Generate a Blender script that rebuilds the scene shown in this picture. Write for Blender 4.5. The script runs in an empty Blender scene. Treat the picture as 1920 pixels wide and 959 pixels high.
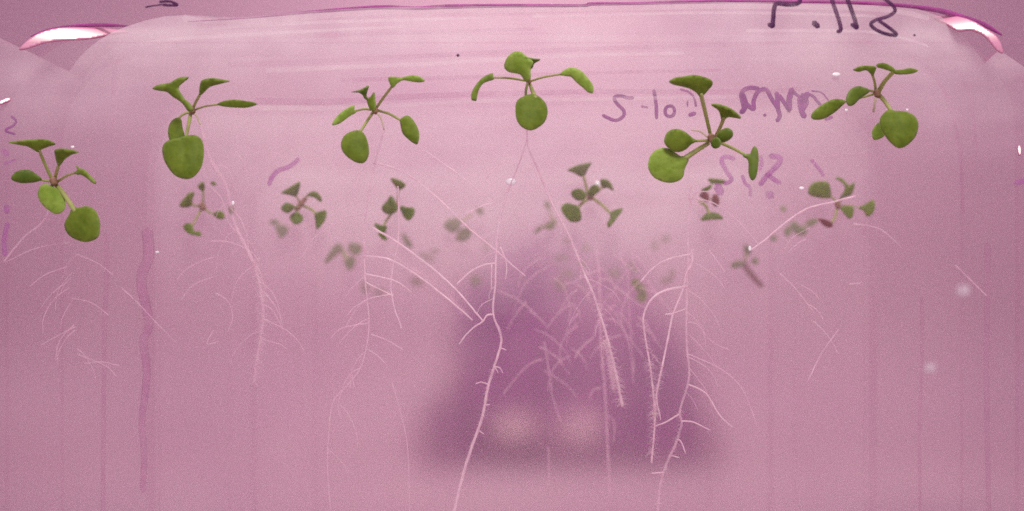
import bpy, math, random
from mathutils import Vector, Matrix, geometry

random.seed(7)
# ------------------------------------------------------------------ camera, world, lamps, exposure
D0 = 0.12                      # camera to the front agar surface (metres)
S = 0.128 / 1920 / D0          # width of one photo pixel per metre of distance
VP = 600                       # the camera looks level; the horizon sits low in the frame
sc = bpy.context.scene
cam_d = bpy.data.cameras.new('camera')
cam = bpy.data.objects.new('camera', cam_d)
sc.collection.objects.link(cam)
cam.location = (0, -D0, 0)
cam.rotation_euler = (math.radians(90), 0, 0)
cam_d.sensor_width = 36
cam_d.lens = 36 * D0 / 0.128
cam_d.shift_y = (VP - 479.5) / 1920
cam_d.clip_start = 0.01
cam_d.clip_end = 20
cam_d.dof.use_dof = True
cam_d.dof.focus_distance = 0.124
cam_d.dof.aperture_fstop = 33.75 / 1.6
sc.camera = cam

world = bpy.data.worlds.new('World')
sc.world = world
world.use_nodes = True
wb = world.node_tree.nodes['Background']
wb.inputs[0].default_value = (1.0, 0.75, 0.97, 1)
wb.inputs[1].default_value = 0.67


def lamp(name, loc, target, size, power, col):
    d = bpy.data.lights.new(name, 'AREA')
    d.shape = 'DISK'
    d.size = size
    d.energy = power
    d.color = col
    o = bpy.data.objects.new(name, d)
    sc.collection.objects.link(o)
    o.location = loc
    o.rotation_euler = (Vector(target) - Vector(loc)).to_track_quat('-Z', 'Y').to_euler()
    return o


KEY = Vector((0.02, -0.16, 0.24))
lamp('growth_lamp', KEY, (0.0, 0.03, 0.02), 0.13, 0.78, (1.0, 1.0, 0.95))
lamp('backdrop_fill', (0.0, 0.33, 0.32), (0.0, 0.60, -0.06), 0.16, 1.12, (1.0, 0.98, 0.94))  # added fill with no visible source, brightens the middle of the backdrop

sc.view_settings.view_transform = 'Standard'
sc.view_settings.look = 'None'
sc.view_settings.exposure = 0.06
sc.view_settings.gamma = 1
sc.cycles.transparent_max_bounces = 64
sc.cycles.max_bounces = 5
sc.cycles.sample_clamp_indirect = 1.2
sc.cycles.caustics_reflective = False
sc.cycles.use_denoising = False

C = sc.collection


def P(u, v, y):
    """point on the upright plane y (metres behind the front agar) seen at photo pixel u, v"""
    d = D0 + y
    return Vector(((u - 960) * S * d, y, (VP - v) * S * d))


# ------------------------------------------------------------------ materials
def srgb(r, g, b):
    f = lambda c: (c / 255 / 12.92) if c / 255 <= 0.04045 else ((c / 255 + 0.055) / 1.055) ** 2.4
    return (f(r), f(g), f(b), 1)


def new_mat(name):
    m = bpy.data.materials.new(name)
    m.use_nodes = True
    nt = m.node_tree
    nt.nodes.clear()
    out = nt.nodes.new('ShaderNodeOutputMaterial')
    return m, nt, out


def N(nt, t, **kw):
    n = nt.nodes.new('ShaderNode' + t)
    for k, v in kw.items():
        setattr(n, k, v)
    return n


def noise(nt, scale, detail=3, rough=0.55, stretch=(1, 1, 1)):
    tc = N(nt, 'TexCoord')
    mp = N(nt, 'Mapping')
    mp.inputs['Scale'].default_value = stretch
    nt.links.new(tc.outputs['Object'], mp.inputs[0])
    n = N(nt, 'TexNoise')
    n.inputs['Scale'].default_value = scale
    n.inputs['Detail'].default_value = detail
    n.inputs['Roughness'].default_value = rough
    nt.links.new(mp.outputs[0], n.inputs['Vector'])
    return n.outputs[0]


def mr(nt, val, a, b, c, d):
    n = N(nt, 'MapRange')
    nt.links.new(val, n.inputs[0])
    for i, x in enumerate((a, b, c, d)):
        n.inputs[i + 1].default_value = x
    return n.outputs[0]


def math_(nt, op, a, b):
    n = N(nt, 'Math', operation=op)
    for i, x in enumerate((a, b)):
        if isinstance(x, (int, float)):
            n.inputs[i].default_value = x
        else:
            nt.links.new(x, n.inputs[i])
    return n.outputs[0]


def ramp_mix(nt, fac, c1, c2):
    n = N(nt, 'Mix', data_type='RGBA')
    nt.links.new(fac, n.inputs[0])
    n.inputs[6].default_value = c1
    n.inputs[7].default_value = c2
    return n.outputs[2]


def film(name, col, col2, alpha, alpha_top=None, z0=0.02, z1=0.04, var=0.35, streak=0.0, scale=60, top_tint=(0.90, 0.80, 0.78, 1), patch=False):
    """cloudy clear plastic or gel: part of the light passes, part is scattered"""
    m, nt, out = new_mat(name)
    n1 = noise(nt, scale, 1)
    c = ramp_mix(nt, mr(nt, n1, 0.38, 0.62, 0, 1), col, col2)
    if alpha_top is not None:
        # brighter light near the plate top, painted as a whiter, denser haze
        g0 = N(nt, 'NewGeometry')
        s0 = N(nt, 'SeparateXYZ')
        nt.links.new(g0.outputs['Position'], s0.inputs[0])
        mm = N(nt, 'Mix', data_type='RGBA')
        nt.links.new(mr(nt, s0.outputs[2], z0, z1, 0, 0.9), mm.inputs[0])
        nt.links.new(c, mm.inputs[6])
        mm.inputs[7].default_value = top_tint
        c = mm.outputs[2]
    df = N(nt, 'BsdfDiffuse')
    tl = N(nt, 'BsdfTranslucent')
    nt.links.new(c, df.inputs[0])
    nt.links.new(c, tl.inputs[0])
    mx = N(nt, 'MixShader')
    mx.inputs[0].default_value = 0.4
    nt.links.new(df.outputs[0], mx.inputs[1])
    nt.links.new(tl.outputs[0], mx.inputs[2])
    tr = N(nt, 'BsdfTransparent')
    n2 = noise(nt, scale * 0.5, 1)
    fac = mr(nt, n2, 0.3, 0.7, alpha * (1 - var), alpha * (1 + var))
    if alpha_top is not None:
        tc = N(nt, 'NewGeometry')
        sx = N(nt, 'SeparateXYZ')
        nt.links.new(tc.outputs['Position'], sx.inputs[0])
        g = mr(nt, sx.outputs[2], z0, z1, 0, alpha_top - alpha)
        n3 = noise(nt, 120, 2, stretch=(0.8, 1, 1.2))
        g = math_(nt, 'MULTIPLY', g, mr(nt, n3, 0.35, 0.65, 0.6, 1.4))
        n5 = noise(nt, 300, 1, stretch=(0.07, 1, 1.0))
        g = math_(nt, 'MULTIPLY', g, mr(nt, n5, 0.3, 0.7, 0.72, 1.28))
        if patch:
            # the painted brightness fades towards the top edge and the sides of the plate
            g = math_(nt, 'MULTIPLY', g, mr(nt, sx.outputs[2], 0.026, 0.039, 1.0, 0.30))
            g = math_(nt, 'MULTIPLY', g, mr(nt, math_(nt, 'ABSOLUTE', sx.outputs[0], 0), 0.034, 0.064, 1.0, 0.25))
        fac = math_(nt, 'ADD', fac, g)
    if streak:
        n4 = noise(nt, 60, 1, stretch=(2.0, 1, 0.06))
        fac = math_(nt, 'ADD', fac, mr(nt, n4, 0.45, 0.75, 0, streak))
    m2 = N(nt, 'MixShader')
    nt.links.new(fac, m2.inputs[0])
    nt.links.new(tr.outputs[0], m2.inputs[1])
    nt.links.new(mx.outputs[0], m2.inputs[2])
    nt.links.new(m2.outputs[0], out.inputs[0])
    return m


def soft(name, col, col2, rough=0.6, alpha=1.0, transl=0.0, scale=300, spec=0.3, bump=0.0):
    m, nt, out = new_mat(name)
    n1 = noise(nt, scale, 4)
    c = ramp_mix(nt, mr(nt, n1, 0.35, 0.65, 0, 1), col, col2)
    if name.startswith('leaf'):
        # light through the thin blade margin is painted paler; fine blotches of darker tissue
        at = N(nt, 'Attribute', attribute_name='rim')
        mm = N(nt, 'Mix', data_type='RGBA')
        nt.links.new(math_(nt, 'MULTIPLY', at.outputs['Fac'], 0.55), mm.inputs[0])
        nt.links.new(c, mm.inputs[6])
        mm.inputs[7].default_value = tuple(min(1, x * 1.5 + 0.07) for x in col2[:3]) + (1,)
        m3 = N(nt, 'Mix', data_type='RGBA')
        m3.blend_type = 'MULTIPLY'
        nt.links.new(mr(nt, noise(nt, 1500, 3), 0.45, 0.7, 0, 0.5), m3.inputs[0])
        nt.links.new(mm.outputs[2], m3.inputs[6])
        m3.inputs[7].default_value = (0.62, 0.66, 0.5, 1)
        c = m3.outputs[2]
    pb = N(nt, 'BsdfPrincipled')
    nt.links.new(c, pb.inputs['Base Color'])
    pb.inputs['Roughness'].default_value = rough
    pb.inputs['Specular IOR Level'].default_value = spec
    sh = pb.outputs[0]
    if bump:
        b = N(nt, 'Bump')
        b.inputs['Strength'].default_value = bump
        b.inputs['Distance'].default_value = 0.0003
        nt.links.new(noise(nt, scale * 4, 4), b.inputs['Height'])
        nt.links.new(b.outputs[0], pb.inputs['Normal'])
    if transl:
        tl = N(nt, 'BsdfTranslucent')
        nt.links.new(c, tl.inputs[0])
        mx = N(nt, 'MixShader')
        mx.inputs[0].default_value = transl
        nt.links.new(sh, mx.inputs[1])
        nt.links.new(tl.outputs[0], mx.inputs[2])
        sh = mx.outputs[0]
    if alpha < 1:
        tr = N(nt, 'BsdfTransparent')
        m2 = N(nt, 'MixShader')
        n2 = noise(nt, 400, 2)
        nt.links.new(mr(nt, n2, 0.3, 0.7, alpha * 0.55, min(1, alpha * 1.45)), m2.inputs[0])
        nt.links.new(tr.outputs[0], m2.inputs[1])
        nt.links.new(sh, m2.inputs[2])
        sh = m2.outputs[0]
    nt.links.new(sh, out.inputs[0])
    return m


GEL = (0.72, 0.46, 0.56, 1)
GEL2 = (0.80, 0.58, 0.62, 1)
EDGE = (0.42, 0.12, 0.27, 1)
EDGE2 = (0.55, 0.20, 0.36, 1)
M = {}
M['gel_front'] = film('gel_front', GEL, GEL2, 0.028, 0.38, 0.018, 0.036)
M['gel_back'] = film('gel_back', GEL, GEL2, 0.014, None, streak=0.035)
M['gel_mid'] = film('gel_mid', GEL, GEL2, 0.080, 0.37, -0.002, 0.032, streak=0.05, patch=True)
M['gel_edge'] = film('gel_edge', EDGE, EDGE2, 0.15)
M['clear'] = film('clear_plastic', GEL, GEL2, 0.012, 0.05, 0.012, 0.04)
M['clear_edge'] = film('clear_plastic_edge', EDGE, EDGE2, 0.11)
M['rim'] = soft('rim_plastic', (0.26, 0.03, 0.18, 1), (0.38, 0.05, 0.26, 1), 0.4, 0.85)
M['ink'] = soft('ink_dark', (0.045, 0.004, 0.045, 1), (0.08, 0.01, 0.07, 1), 0.5, 0.93)
M['ink_mid'] = soft('ink_purple', (0.20, 0.015, 0.18, 1), (0.28, 0.03, 0.24, 1), 0.6, 0.74)
M['ink_faint'] = soft('ink_faded', (0.34, 0.08, 0.30, 1), (0.42, 0.11, 0.36, 1), 0.6, 0.36)
M['leaf'] = soft('leaf_green', (0.115, 0.165, 0.010, 1), (0.165, 0.225, 0.020, 1), 0.6, 1, 0.3, 500, 0.18, 0.25)
M['leaf_pale'] = soft('leaf_pale_green', (0.20, 0.31, 0.03, 1), (0.28, 0.38, 0.06, 1), 0.6, 1, 0.35, 500, 0.18, 0.25)
M['leaf_dark'] = soft('leaf_dark_olive', (0.070, 0.120, 0.004, 1), (0.115, 0.16, 0.010, 1), 0.55, 1, 0.2, 500, 0.25)
M['leaf_ghost'] = soft('leaf_far_green', (0.09, 0.13, 0.02, 1), (0.16, 0.18, 0.05, 1), 0.6, 0.5, 0.2, 500, 0.2)
M['leaf_red'] = soft('leaf_reddish', (0.14, 0.035, 0.035, 1), (0.20, 0.07, 0.06, 1), 0.6, 1, 0.2, 500, 0.2)
M['stalk'] = soft('stalk_green', (0.40, 0.46, 0.12, 1), (0.52, 0.50, 0.22, 1), 0.5, 1, 0.45, 500)
M['crown'] = soft('crown_brown', (0.20, 0.12, 0.05, 1), (0.32, 0.17, 0.11, 1), 0.6, 1, 0.1, 900)
M['pale_stalk'] = soft('pale_stalk', (0.55, 0.50, 0.28, 1), (0.7, 0.6, 0.45, 1), 0.5, 0.75, 0.3, 900)
M['root'] = soft('root_white', (0.88, 0.66, 0.72, 1), (0.97, 0.80, 0.82, 1), 0.5, 0.62, 0.5, 900)
M['root_faint'] = soft('root_in_gel', (0.88, 0.62, 0.70, 1), (0.95, 0.74, 0.78, 1), 0.6, 0.30, 0.5, 900)
M['hair'] = soft('root_hair', (0.88, 0.66, 0.72, 1), (0.95, 0.78, 0.80, 1), 0.6, 0.24, 0.5, 900)
M['water'] = soft('water_bead', (0.9, 0.9, 0.88, 1), (1, 1, 0.96, 1), 0.15, 0.85, 0.2, 900, 0.9)
M['water_soft'] = soft('water_bead_far', (0.85, 0.8, 0.8, 1), (0.95, 0.9, 0.9, 1), 0.5, 0.5, 0.3, 900, 0.3)
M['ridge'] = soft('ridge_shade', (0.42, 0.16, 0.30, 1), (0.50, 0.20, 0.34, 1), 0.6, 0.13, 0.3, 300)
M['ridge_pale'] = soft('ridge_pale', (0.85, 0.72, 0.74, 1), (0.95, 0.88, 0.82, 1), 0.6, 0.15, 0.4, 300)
M['wall'] = soft('backdrop_pink', (0.49, 0.295, 0.37, 1), (0.56, 0.355, 0.41, 1), 0.9, 1, 0, 5, 0.1)
M['bench'] = soft('bench_pink', (0.41, 0.225, 0.30, 1), (0.46, 0.26, 0.33, 1), 0.8, 1, 0, 5, 0.1)
M['blob'] = soft('blob_purple', (0.11, 0.001, 0.115, 1), (0.26, 0.02, 0.21, 1), 0.6, 1, 0, 28, 0.2)
M['blob_body'] = soft('blob_violet', (0.14, 0.012, 0.125, 1), (0.23, 0.045, 0.18, 1), 0.6, 1, 0, 14, 0.2)
M['blob_mid'] = soft('blob_mauve', (0.36, 0.12, 0.22, 1), (0.44, 0.18, 0.26, 1), 0.6, 1, 0, 8, 0.2)
M['blob_pale'] = soft('blob_pale', (0.85, 0.62, 0.58, 1), (0.92, 0.70, 0.64, 1), 0.6, 1, 0, 8, 0.2)


def glint_mat():
    m, nt, out = new_mat('rim_glint_gloss')
    g = N(nt, 'BsdfGlossy')
    g.inputs['Color'].default_value = (0.36, 0.37, 0.29, 1)
    g.inputs['Roughness'].default_value = 0.36
    d = N(nt, 'BsdfDiffuse')
    d.inputs[0].default_value = (0.8, 0.25, 0.45, 1)
    mx = N(nt, 'MixShader')
    mx.inputs[0].default_value = 0.45
    nt.links.new(d.outputs[0], mx.inputs[1])
    nt.links.new(g.outputs[0], mx.inputs[2])
    nt.links.new(mx.outputs[0], out.inputs[0])
    return m


M['glint'] = glint_mat()


# ------------------------------------------------------------------ helpers
def link(name, verts, faces, mats, parent=None, origin=None, mi=None, smooth=True):
    o0 = Vector(origin) if origin is not None else (parent.location.copy() if parent is not None else Vector((0, 0, 0)))
    if parent is not None and origin is None:
        p, acc = parent, Vector((0, 0, 0))
        while p is not None:
            acc += p.location
            p = p.parent
        o0 = acc
    me = bpy.data.meshes.new(name)
    me.from_pydata([tuple(Vector(v) - o0) for v in verts], [], faces)
    for m in (mats if isinstance(mats, (list, tuple)) else [mats]):
        me.materials.append(m)
    if mi:
        me.polygons.foreach_set('material_index', mi)
    if smooth:
        me.polygons.foreach_set('use_smooth', [True] * len(me.polygons))
    me.update()
    o = bpy.data.objects.new(name, me)
    C.objects.link(o)
    if parent is not None:
        o.parent = parent
    elif origin is not None:
        o.location = o0
    return o


def tag(o, label=None, cat=None, group=None, kind=None):
    for k, v in (('label', label), ('category', cat), ('group', group), ('kind', kind)):
        if v:
            o[k] = v
    return o


def empty(name, loc, label, cat, group=None):
    o = bpy.data.objects.new(name, None)
    o.empty_display_size = 0.002
    C.objects.link(o)
    o.location = loc
    return tag(o, label, cat, group)


def catmull(pts, closed=True, n=4):
    out = []
    L = len(pts)
    for i in range(L if closed else L - 1):
        g = lambda k: pts[k % L] if closed else pts[max(0, min(L - 1, k))]
        p0, p1, p2, p3 = g(i - 1), g(i), g(i + 1), g(i + 2)
        for j in range(n):
            t = j / n
            out.append(tuple(0.5 * ((2 * b) + (-a + c) * t + (2 * a - 5 * b + 4 * c - d) * t * t + (-a + 3 * b - 3 * c + d) * t ** 3)
                             for a, b, c, d in zip(p0, p1, p2, p3)))
    if not closed:
        out.append(tuple(pts[-1]))
    return out


def tube_geo(pts3, radii, seg=7, flat=1.0):
    """closed round tube through 3-d points (flat < 1 presses it along y)"""
    V, F = [], []
    n = len(pts3)
    for i, p in enumerate(pts3):
        a = pts3[max(0, i - 1)]
        b = pts3[min(n - 1, i + 1)]
        t = (b - a)
        if t.length < 1e-9:
            t = Vector((0, 0, 1))
        t.normalize()
        side = t.cross(Vector((0, 1, 0)))
        if side.length < 1e-4:
            side = Vector((1, 0, 0))
        side.normalize()
        up = side.cross(t).normalized()
        for k in range(seg):
            an = 2 * math.pi * k / seg
            V.append(p + side * (math.cos(an) * radii[i]) + up * (math.sin(an) * radii[i] * flat))
    for i in range(n - 1):
        for k in range(seg):
            a, b = i * seg + k, i * seg + (k + 1) % seg
            F.append((a, b, b + seg, a + seg))
    # rounded ends
    for end, s in ((0, -1), (n - 1, 1)):
        q = pts3[end]
        nb = pts3[1] if end == 0 else pts3[n - 2]
        t = (q - nb)
        t = t.normalized() if t.length > 1e-9 else Vector((0, 0, 1))
        V.append(q + t * radii[end] * 0.8)
        c = len(V) - 1
        for k in range(seg):
            a, b = end * seg + k, end * seg + (k + 1) % seg
            F.append((a, b, c) if s > 0 else (b, a, c))
    return V, F


def path_tube(path, y, r, taper=0.6, seg=7, flat=1.0, wob=0.0, n=5):
    """path in photo pixels at depth y (number or a y per point), r in pixels at the ends tapers"""
    ys = y if isinstance(y, (list, tuple)) else [y] * len(path)
    pp = catmull([(u, v, yy) for (u, v), yy in zip(path, ys)], False, n)
    pts, rad = [], []
    m = len(pp)
    for i, (u, v, yy) in enumerate(pp):
        t = i / max(1, m - 1)
        if wob:
            u += random.uniform(-wob, wob)
            v += random.uniform(-wob, wob)
        pts.append(P(u, v, yy))
        rad.append(r * (1 + (taper - 1) * t) * S * (D0 + yy))
    return tube_geo(pts, rad, seg, flat)


def leaf_geo(outline, y0, tilt=0.0, bulge=0.3, base=None, step=5.0, n=4):
    """leaf blade: closed outline in pixels, real depth: leans by tilt (m) from its base to its tip, domed"""
    ol = catmull(outline, True, n)
    cx = sum(p[0] for p in ol) / len(ol)
    cy = sum(p[1] for p in ol) / len(ol)
    if base is None:
        base = ol[0]
    xs = [p[0] for p in ol]
    ys = [p[1] for p in ol]
    pts = [Vector(p) for p in ol]
    ne = len(pts)

    def inside(x, y):
        c = False
        for i in range(ne):
            x1, y1 = ol[i]
            x2, y2 = ol[i - 1]
            if (y1 > y) != (y2 > y) and x < (x2 - x1) * (y - y1) / (y2 - y1) + x1:
                c = not c
        return c

    def dist(x, y):
        q = Vector((x, y))
        best = 1e9
        for i in range(ne):
            a, b = pts[i - 1], pts[i]
            ab = b - a
            l2 = ab.length_squared
            t = 0 if l2 < 1e-9 else max(0, min(1, (q - a).dot(ab) / l2))
            best = min(best, (a + ab * t - q).length)
        return best
    st = max(1.6, min(step, min(max(xs) - min(xs), max(ys) - min(ys)) / 6))
    gy = min(ys) + st * 0.5
    row = 0
    inner = []
    while gy < max(ys):
        gx = min(xs) + st * (0.5 if row % 2 else 0.1)
        while gx < max(xs):
            if inside(gx, gy) and dist(gx, gy) > st * 0.45:
                inner.append(Vector((gx, gy)))
            gx += st
        gy += st * 0.87
        row += 1
    res = geometry.delaunay_2d_cdt(pts + inner, [(i, (i + 1) % ne) for i in range(ne)], [list(range(ne))], 1, 1e-4)
    v2, faces = res[0], res[2]
    ds = [dist(p.x, p.y) for p in v2]
    R = max(max(ds), 1e-3)
    bx, by = base
    far = max(((p.x - bx) ** 2 + (p.y - by) ** 2) ** 0.5 for p in v2)
    ax, ay = cx - bx, cy - by
    al = max(1e-6, math.hypot(ax, ay))
    V = []
    for p, dd in zip(v2, ds):
        t = (((p.x - bx) * ax + (p.y - by) * ay) / al) / far
        off = abs((p.x - bx) * ay - (p.y - by) * ax) / al / R
        dome = (1 - (1 - dd / R) ** 2) * bulge * R * S * D0
        groove = 0.10 * R * S * D0 * math.exp(-(off / 0.10) ** 2) * max(0, min(1, 1.1 - t)) * min(1, dd / R * 2)
        V.append(P(p.x, p.y, y0 + tilt * t - dome + groove))
    return V, [tuple(f) for f in faces], [1.0 if d_ < 0.35 else 0.0 for d_ in ds]


def add_leaf(root, outline, y0, tilt=0.0, bulge=0.3, mat='leaf', petiole=None, pr=2.5, thick=0.00022, label=None, n=4, pm='stalk', ptap=0.85):
    base = petiole[-1] if petiole else None
    V, F, rimv = leaf_geo(outline, y0, tilt, bulge * 0.8, base, n=n)
    o = link('leaf', V, F, M[mat], root)
    at = o.data.attributes.new('rim', 'FLOAT', 'POINT')
    at.data.foreach_set('value', rimv)
    md = o.modifiers.new('thickness', 'SOLIDIFY')
    md.thickness = thick
    md.offset = 0
    if label:
        o['label'] = label
    if petiole:
        k = len(petiole)
        ycr = root['crown_y']
        yy = [ycr + (y0 - ycr) * i / (k - 1) for i in range(k)]
        V, F = path_tube(petiole, yy, pr, ptap, 8)
        link('leaf_stalk', V, F, M[pm], o)
    return o


def add_crown(root, u, v, y, r, mat='crown', sx=1.0, path=None):
    if path:
        V, F = path_tube(path, y, r, 0.8, 8)
    else:
        V, F = path_tube([(u - r * 0.25, v - r * 0.7), (u, v), (u + r * 0.2, v + r * 0.7)], y, r, 0.9, 9)
    return link('crown', V, F, M[mat], root)


def seedling(u, v, y, label, group, cy=None):
    r = empty('seedling', P(u, v, y), label, 'seedling', group)
    r['crown_y'] = cy if cy is not None else y
    return r


def add_roots(root, main, y, r, mat, laterals=(), taper=0.7, hairs=0, lr=1.1, lmat=None, ly=None, name='root'):
    V, F = path_tube(main, y, r, taper, 7, wob=0.35)
    o = link(name, V, F, M[mat], root)
    for L in laterals:
        V, F = path_tube(L, ly if ly is not None else y, lr, 0.7, 6, wob=0.3)
        link('side_root', V, F, M[lmat or mat], o)
    if hairs:
        pp = catmull(main, False, 6)
        HV, HF = [], []
        for i in range(hairs):
            k = random.random() ** 0.8
            a = pp[min(len(pp) - 1, int((0.3 + 0.68 * k) * len(pp)))]
            ang = random.uniform(0, 2 * math.pi)
            ln = random.uniform(4, 13) * (0.4 + k)
            b = (a[0] + math.cos(ang) * ln, a[1] + abs(math.sin(ang)) * ln * 0.6)
            yy = y if not isinstance(y, (list, tuple)) else y[0]
            V, F = path_tube([a, ((a[0] + b[0]) / 2, (a[1] + b[1]) / 2 - 1), b], [yy, yy - 0.0001, yy - random.uniform(0, 0.0004)], 0.5, 0.6, 3, n=1)
            base = len(HV)
            HV += V
            HF += [tuple(q + base for q in f) for f in F]
        h = link('root_hairs', HV, HF, M['hair'], o)
        h['kind'] = 'stuff'
    return o


def slab(name, outline3, y0, y1, mats, parent, smooth_corners=True):
    """extruded sheet: outline is a list of (x, z) metres; mats = front, back, edge"""
    n = len(outline3)
    V = [Vector((x, y0, z)) for x, z in outline3] + [Vector((x, y1, z)) for x, z in outline3]
    F = [tuple(range(n)), tuple(reversed(range(n, 2 * n)))]
    mi = [0, 1]
    for i in range(n):
        j = (i + 1) % n
        F.append((j, i, i + n, j + n))
        mi.append(2)
    return link(name, V, F, mats, parent, mi=mi, smooth=False)


def round_rect(hw, zb, zt, r, wav=0.0, seed=0):
    rnd = random.Random(seed)
    out = [(-hw, zb), ]
    k = 10
    for i in range(k + 1):
        a = math.pi - (math.pi / 2) * i / k
        out.append((-hw + r + r * math.cos(a), zt - r + r * math.sin(a)))
    ph = rnd.uniform(0, 6)
    m = 22
    for i in range(1, m):
        x = -hw + r + (2 * hw - 2 * r) * i / m
        out.append((x, zt + wav * (math.sin(x * 90 + ph) * 0.5 + math.sin(x * 230 + ph * 2) * 0.3)))
    for i in range(k + 1):
        a = math.pi / 2 - (math.pi / 2) * i / k
        out.append((hw - r + r * math.cos(a), zt - r + r * math.sin(a)))
    out.append((hw, zb))
    return out


# ------------------------------------------------------------------ setting: bench and backdrop
ZB = -0.086
prof = [(-0.05, ZB - 0.001)]
yw = 0.62
rr = 0.09
for i in range(13):
    a = math.pi / 2 * i / 12
    prof.append((yw - rr + rr * math.sin(a), ZB - 0.001 + rr - rr * math.cos(a)))
prof.append((yw, 0.75))
V, F = [], []
for y, z in prof:
    V += [(-1.0, y, z), (1.0, y, z)]
for i in range(len(prof) - 1):
    F.append((2 * i, 2 * i + 1, 2 * i + 3, 2 * i + 2))
tag(link('backdrop', V, F, M['wall']), kind='structure')
V = [(x, y, z) for z in (ZB - 0.03, ZB - 0.002) for x, y in ((-1, -0.06), (1, -0.06), (1, 0.70), (-1, 0.70))]
tag(link('bench', V, [(3, 2, 1, 0), (4, 5, 6, 7), (0, 1, 5, 4), (1, 2, 6, 5), (2, 3, 7, 6), (3, 0, 4, 7)], M['bench'], smooth=False), kind='structure')

# ------------------------------------------------------------------ plates
K2, K3, K4 = 0.70, 0.50, 0.38
Y2, Y3, Y4 = D0 / K2 - D0, D0 / K3 - D0, D0 / K4 - D0
HW = 0.0652
ZT = 585 * S * D0
plates = []
specs = [
    (0.0, 'nearest upright agar plate, its gel filling the whole picture', 1),
    (Y2, 'second agar plate, standing right behind the nearest one', 2),
    (Y3, 'third agar plate, blurred between the second and the farthest', 3),
    (Y4, 'farthest agar plate, faint and just in front of the dark device', 4),
]
for y, lab, idx in specs:
    p = empty('agar_plate', (0, y, ZB), lab, 'petri dish', 'square agar plates standing one behind another')
    plates.append(p)
    if idx == 1:
        px = [(-60, 60), (0, 72), (38, 90), (62, 101), (98, 119), (130, 134), (142, 117), (160, 96), (185, 76), (212, 60), (240, 49), (275, 38), (310, 31), (345, 29),
              (375, 34), (420, 36), (480, 31), (560, 23), (650, 17), (720, 14), (840, 13), (960, 11), (1100, 9), (1200, 6), (1340, 4),
              (1450, 5), (1560, 7), (1650, 11), (1720, 17), (1765, 32), (1800, 62), (1825, 90), (1846, 120), (1860, 106), (1874, 94), (1900, 112), (1940, 140), (1990, 150)]
        ol = [(P(u, v, 0).x, P(u, v, 0).z) for u, v in px] + [(0.0690, ZB), (-0.0690, ZB)]
        slab('agar', ol[::-1], 0.0, 0.0040, [M['gel_front'], M['gel_back'], M['gel_edge']], p)
    else:
        slab('agar', round_rect(HW, ZB, ZT, 0.012, 0.0004, idx)[::-1], y, y + 0.004, [M['gel_mid'], M['gel_back'], M['gel_edge']], p)
    slab('dish', round_rect(HW + 0.002 + (0.002 if idx == 1 else 0), ZB, ZT + 0.0002, 0.013, 0, idx)[::-1], y + 0.0110, y + 0.0121,
         [M['clear'], M['clear'], M['clear_edge']], p)
    if idx > 1:
        slab('lid', round_rect(HW + 0.002, ZB, ZT + 0.0004, 0.0125, 0, idx)[::-1], y - 0.0285 if idx == 2 else y - 0.012,
             (y - 0.0285 if idx == 2 else y - 0.012) + 0.001, [M['clear'], M['clear'], M['clear_edge']], p)
    else:
        # the lid of the nearest plate: only its clear upper flange is in front, it carries the date
        slab('lid', round_rect(0.075, (VP - 80) * S * (D0 - 0.009), 0.060, 0.004)[::-1], -0.0092, -0.0086, [film('lid_clear', GEL, GEL2, 0.006), film('lid_clear_back', GEL, GEL2, 0.006), M['clear_edge']], p)

P1, P2, P3, P4 = plates

# rim of the nearest plate: thin dark line along the top of the gel
rim = [(352, 41), (420, 37), (480, 33), (560, 25), (650, 18), (720, 14), (780, 16), (840, 13), (960, 11), (1090, 11), (1110, 8), (1200, 7), (1340, 3), (1450, 4),
       (1560, 5), (1640, 7), (1700, 12), (1760, 20), (1800, 32), (1845, 47), (1878, 66)]
rad = [0.8, 1.0, 1.2, 2.2, 3.2, 3.6, 3.0, 3.8, 3.0, 2.6, 3.2, 2.4, 3.4, 3.0, 3.2, 3.0, 3.4, 4.2, 5.0, 4.2, 1.5]
pp = catmull([(u, v, r) for (u, v), r in zip(rim, rad)], False, 4)
Vt, Ft = tube_geo([P(u, v, 0.0004) for u, v, r in pp], [max(0.5, r * 1.15) * S * D0 for u, v, r in pp], 8)
link('rim', Vt, Ft, M['rim'], P1)
rim2 = [(58, 69, 1.0), (80, 60, 2.6), (110, 53, 3.0), (150, 49, 3.6), (200, 47.5, 3.6), (245, 50, 1.4)]
pp = catmull(rim2, False, 5)
Vt, Ft = tube_geo([P(u, v, 0.0004) for u, v, r in pp], [r * S * D0 for u, v, r in pp], 8)
link('rim', Vt, Ft, M['rim'], P1)


def glint(outline, y, reach=0.0):
    """added piece in the outline of a glint, its face turned up towards the growth lamp"""
    c = Vector((sum(p[0] for p in outline) / len(outline), sum(p[1] for p in outline) / len(outline)))
    pc = P(c.x, c.y, y)
    to_cam = (Vector((0, -D0, 0)) - pc).normalized()
    to_l = (KEY - pc).normalized()
    nrm = (to_cam + to_l).normalized()
    camp = Vector((0, -D0, 0))
    G, F = leaf_geo(outline, y, 0, 0, n=4, step=3)[:2]
    ax = nrm.cross(Vector((0, 0, 1))).normalized()
    bx = nrm.cross(ax).normalized()
    V = []
    for g in G:
        d = g - camp
        q = camp + d * ((pc - camp).dot(nrm) / d.dot(nrm))
        e = q - pc
        V.append(q - nrm * ((e.dot(ax)) ** 2 / 0.075 + (e.dot(bx)) ** 2 / 0.012))
    o = link('rim_glint', V, F, M['glint'], P1)  # rim highlight shaped as an added glossy piece, tilted to mirror the lamp
    md = o.modifiers.new('thickness', 'SOLIDIFY')
    md.thickness = 0.0003
    return o


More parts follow.
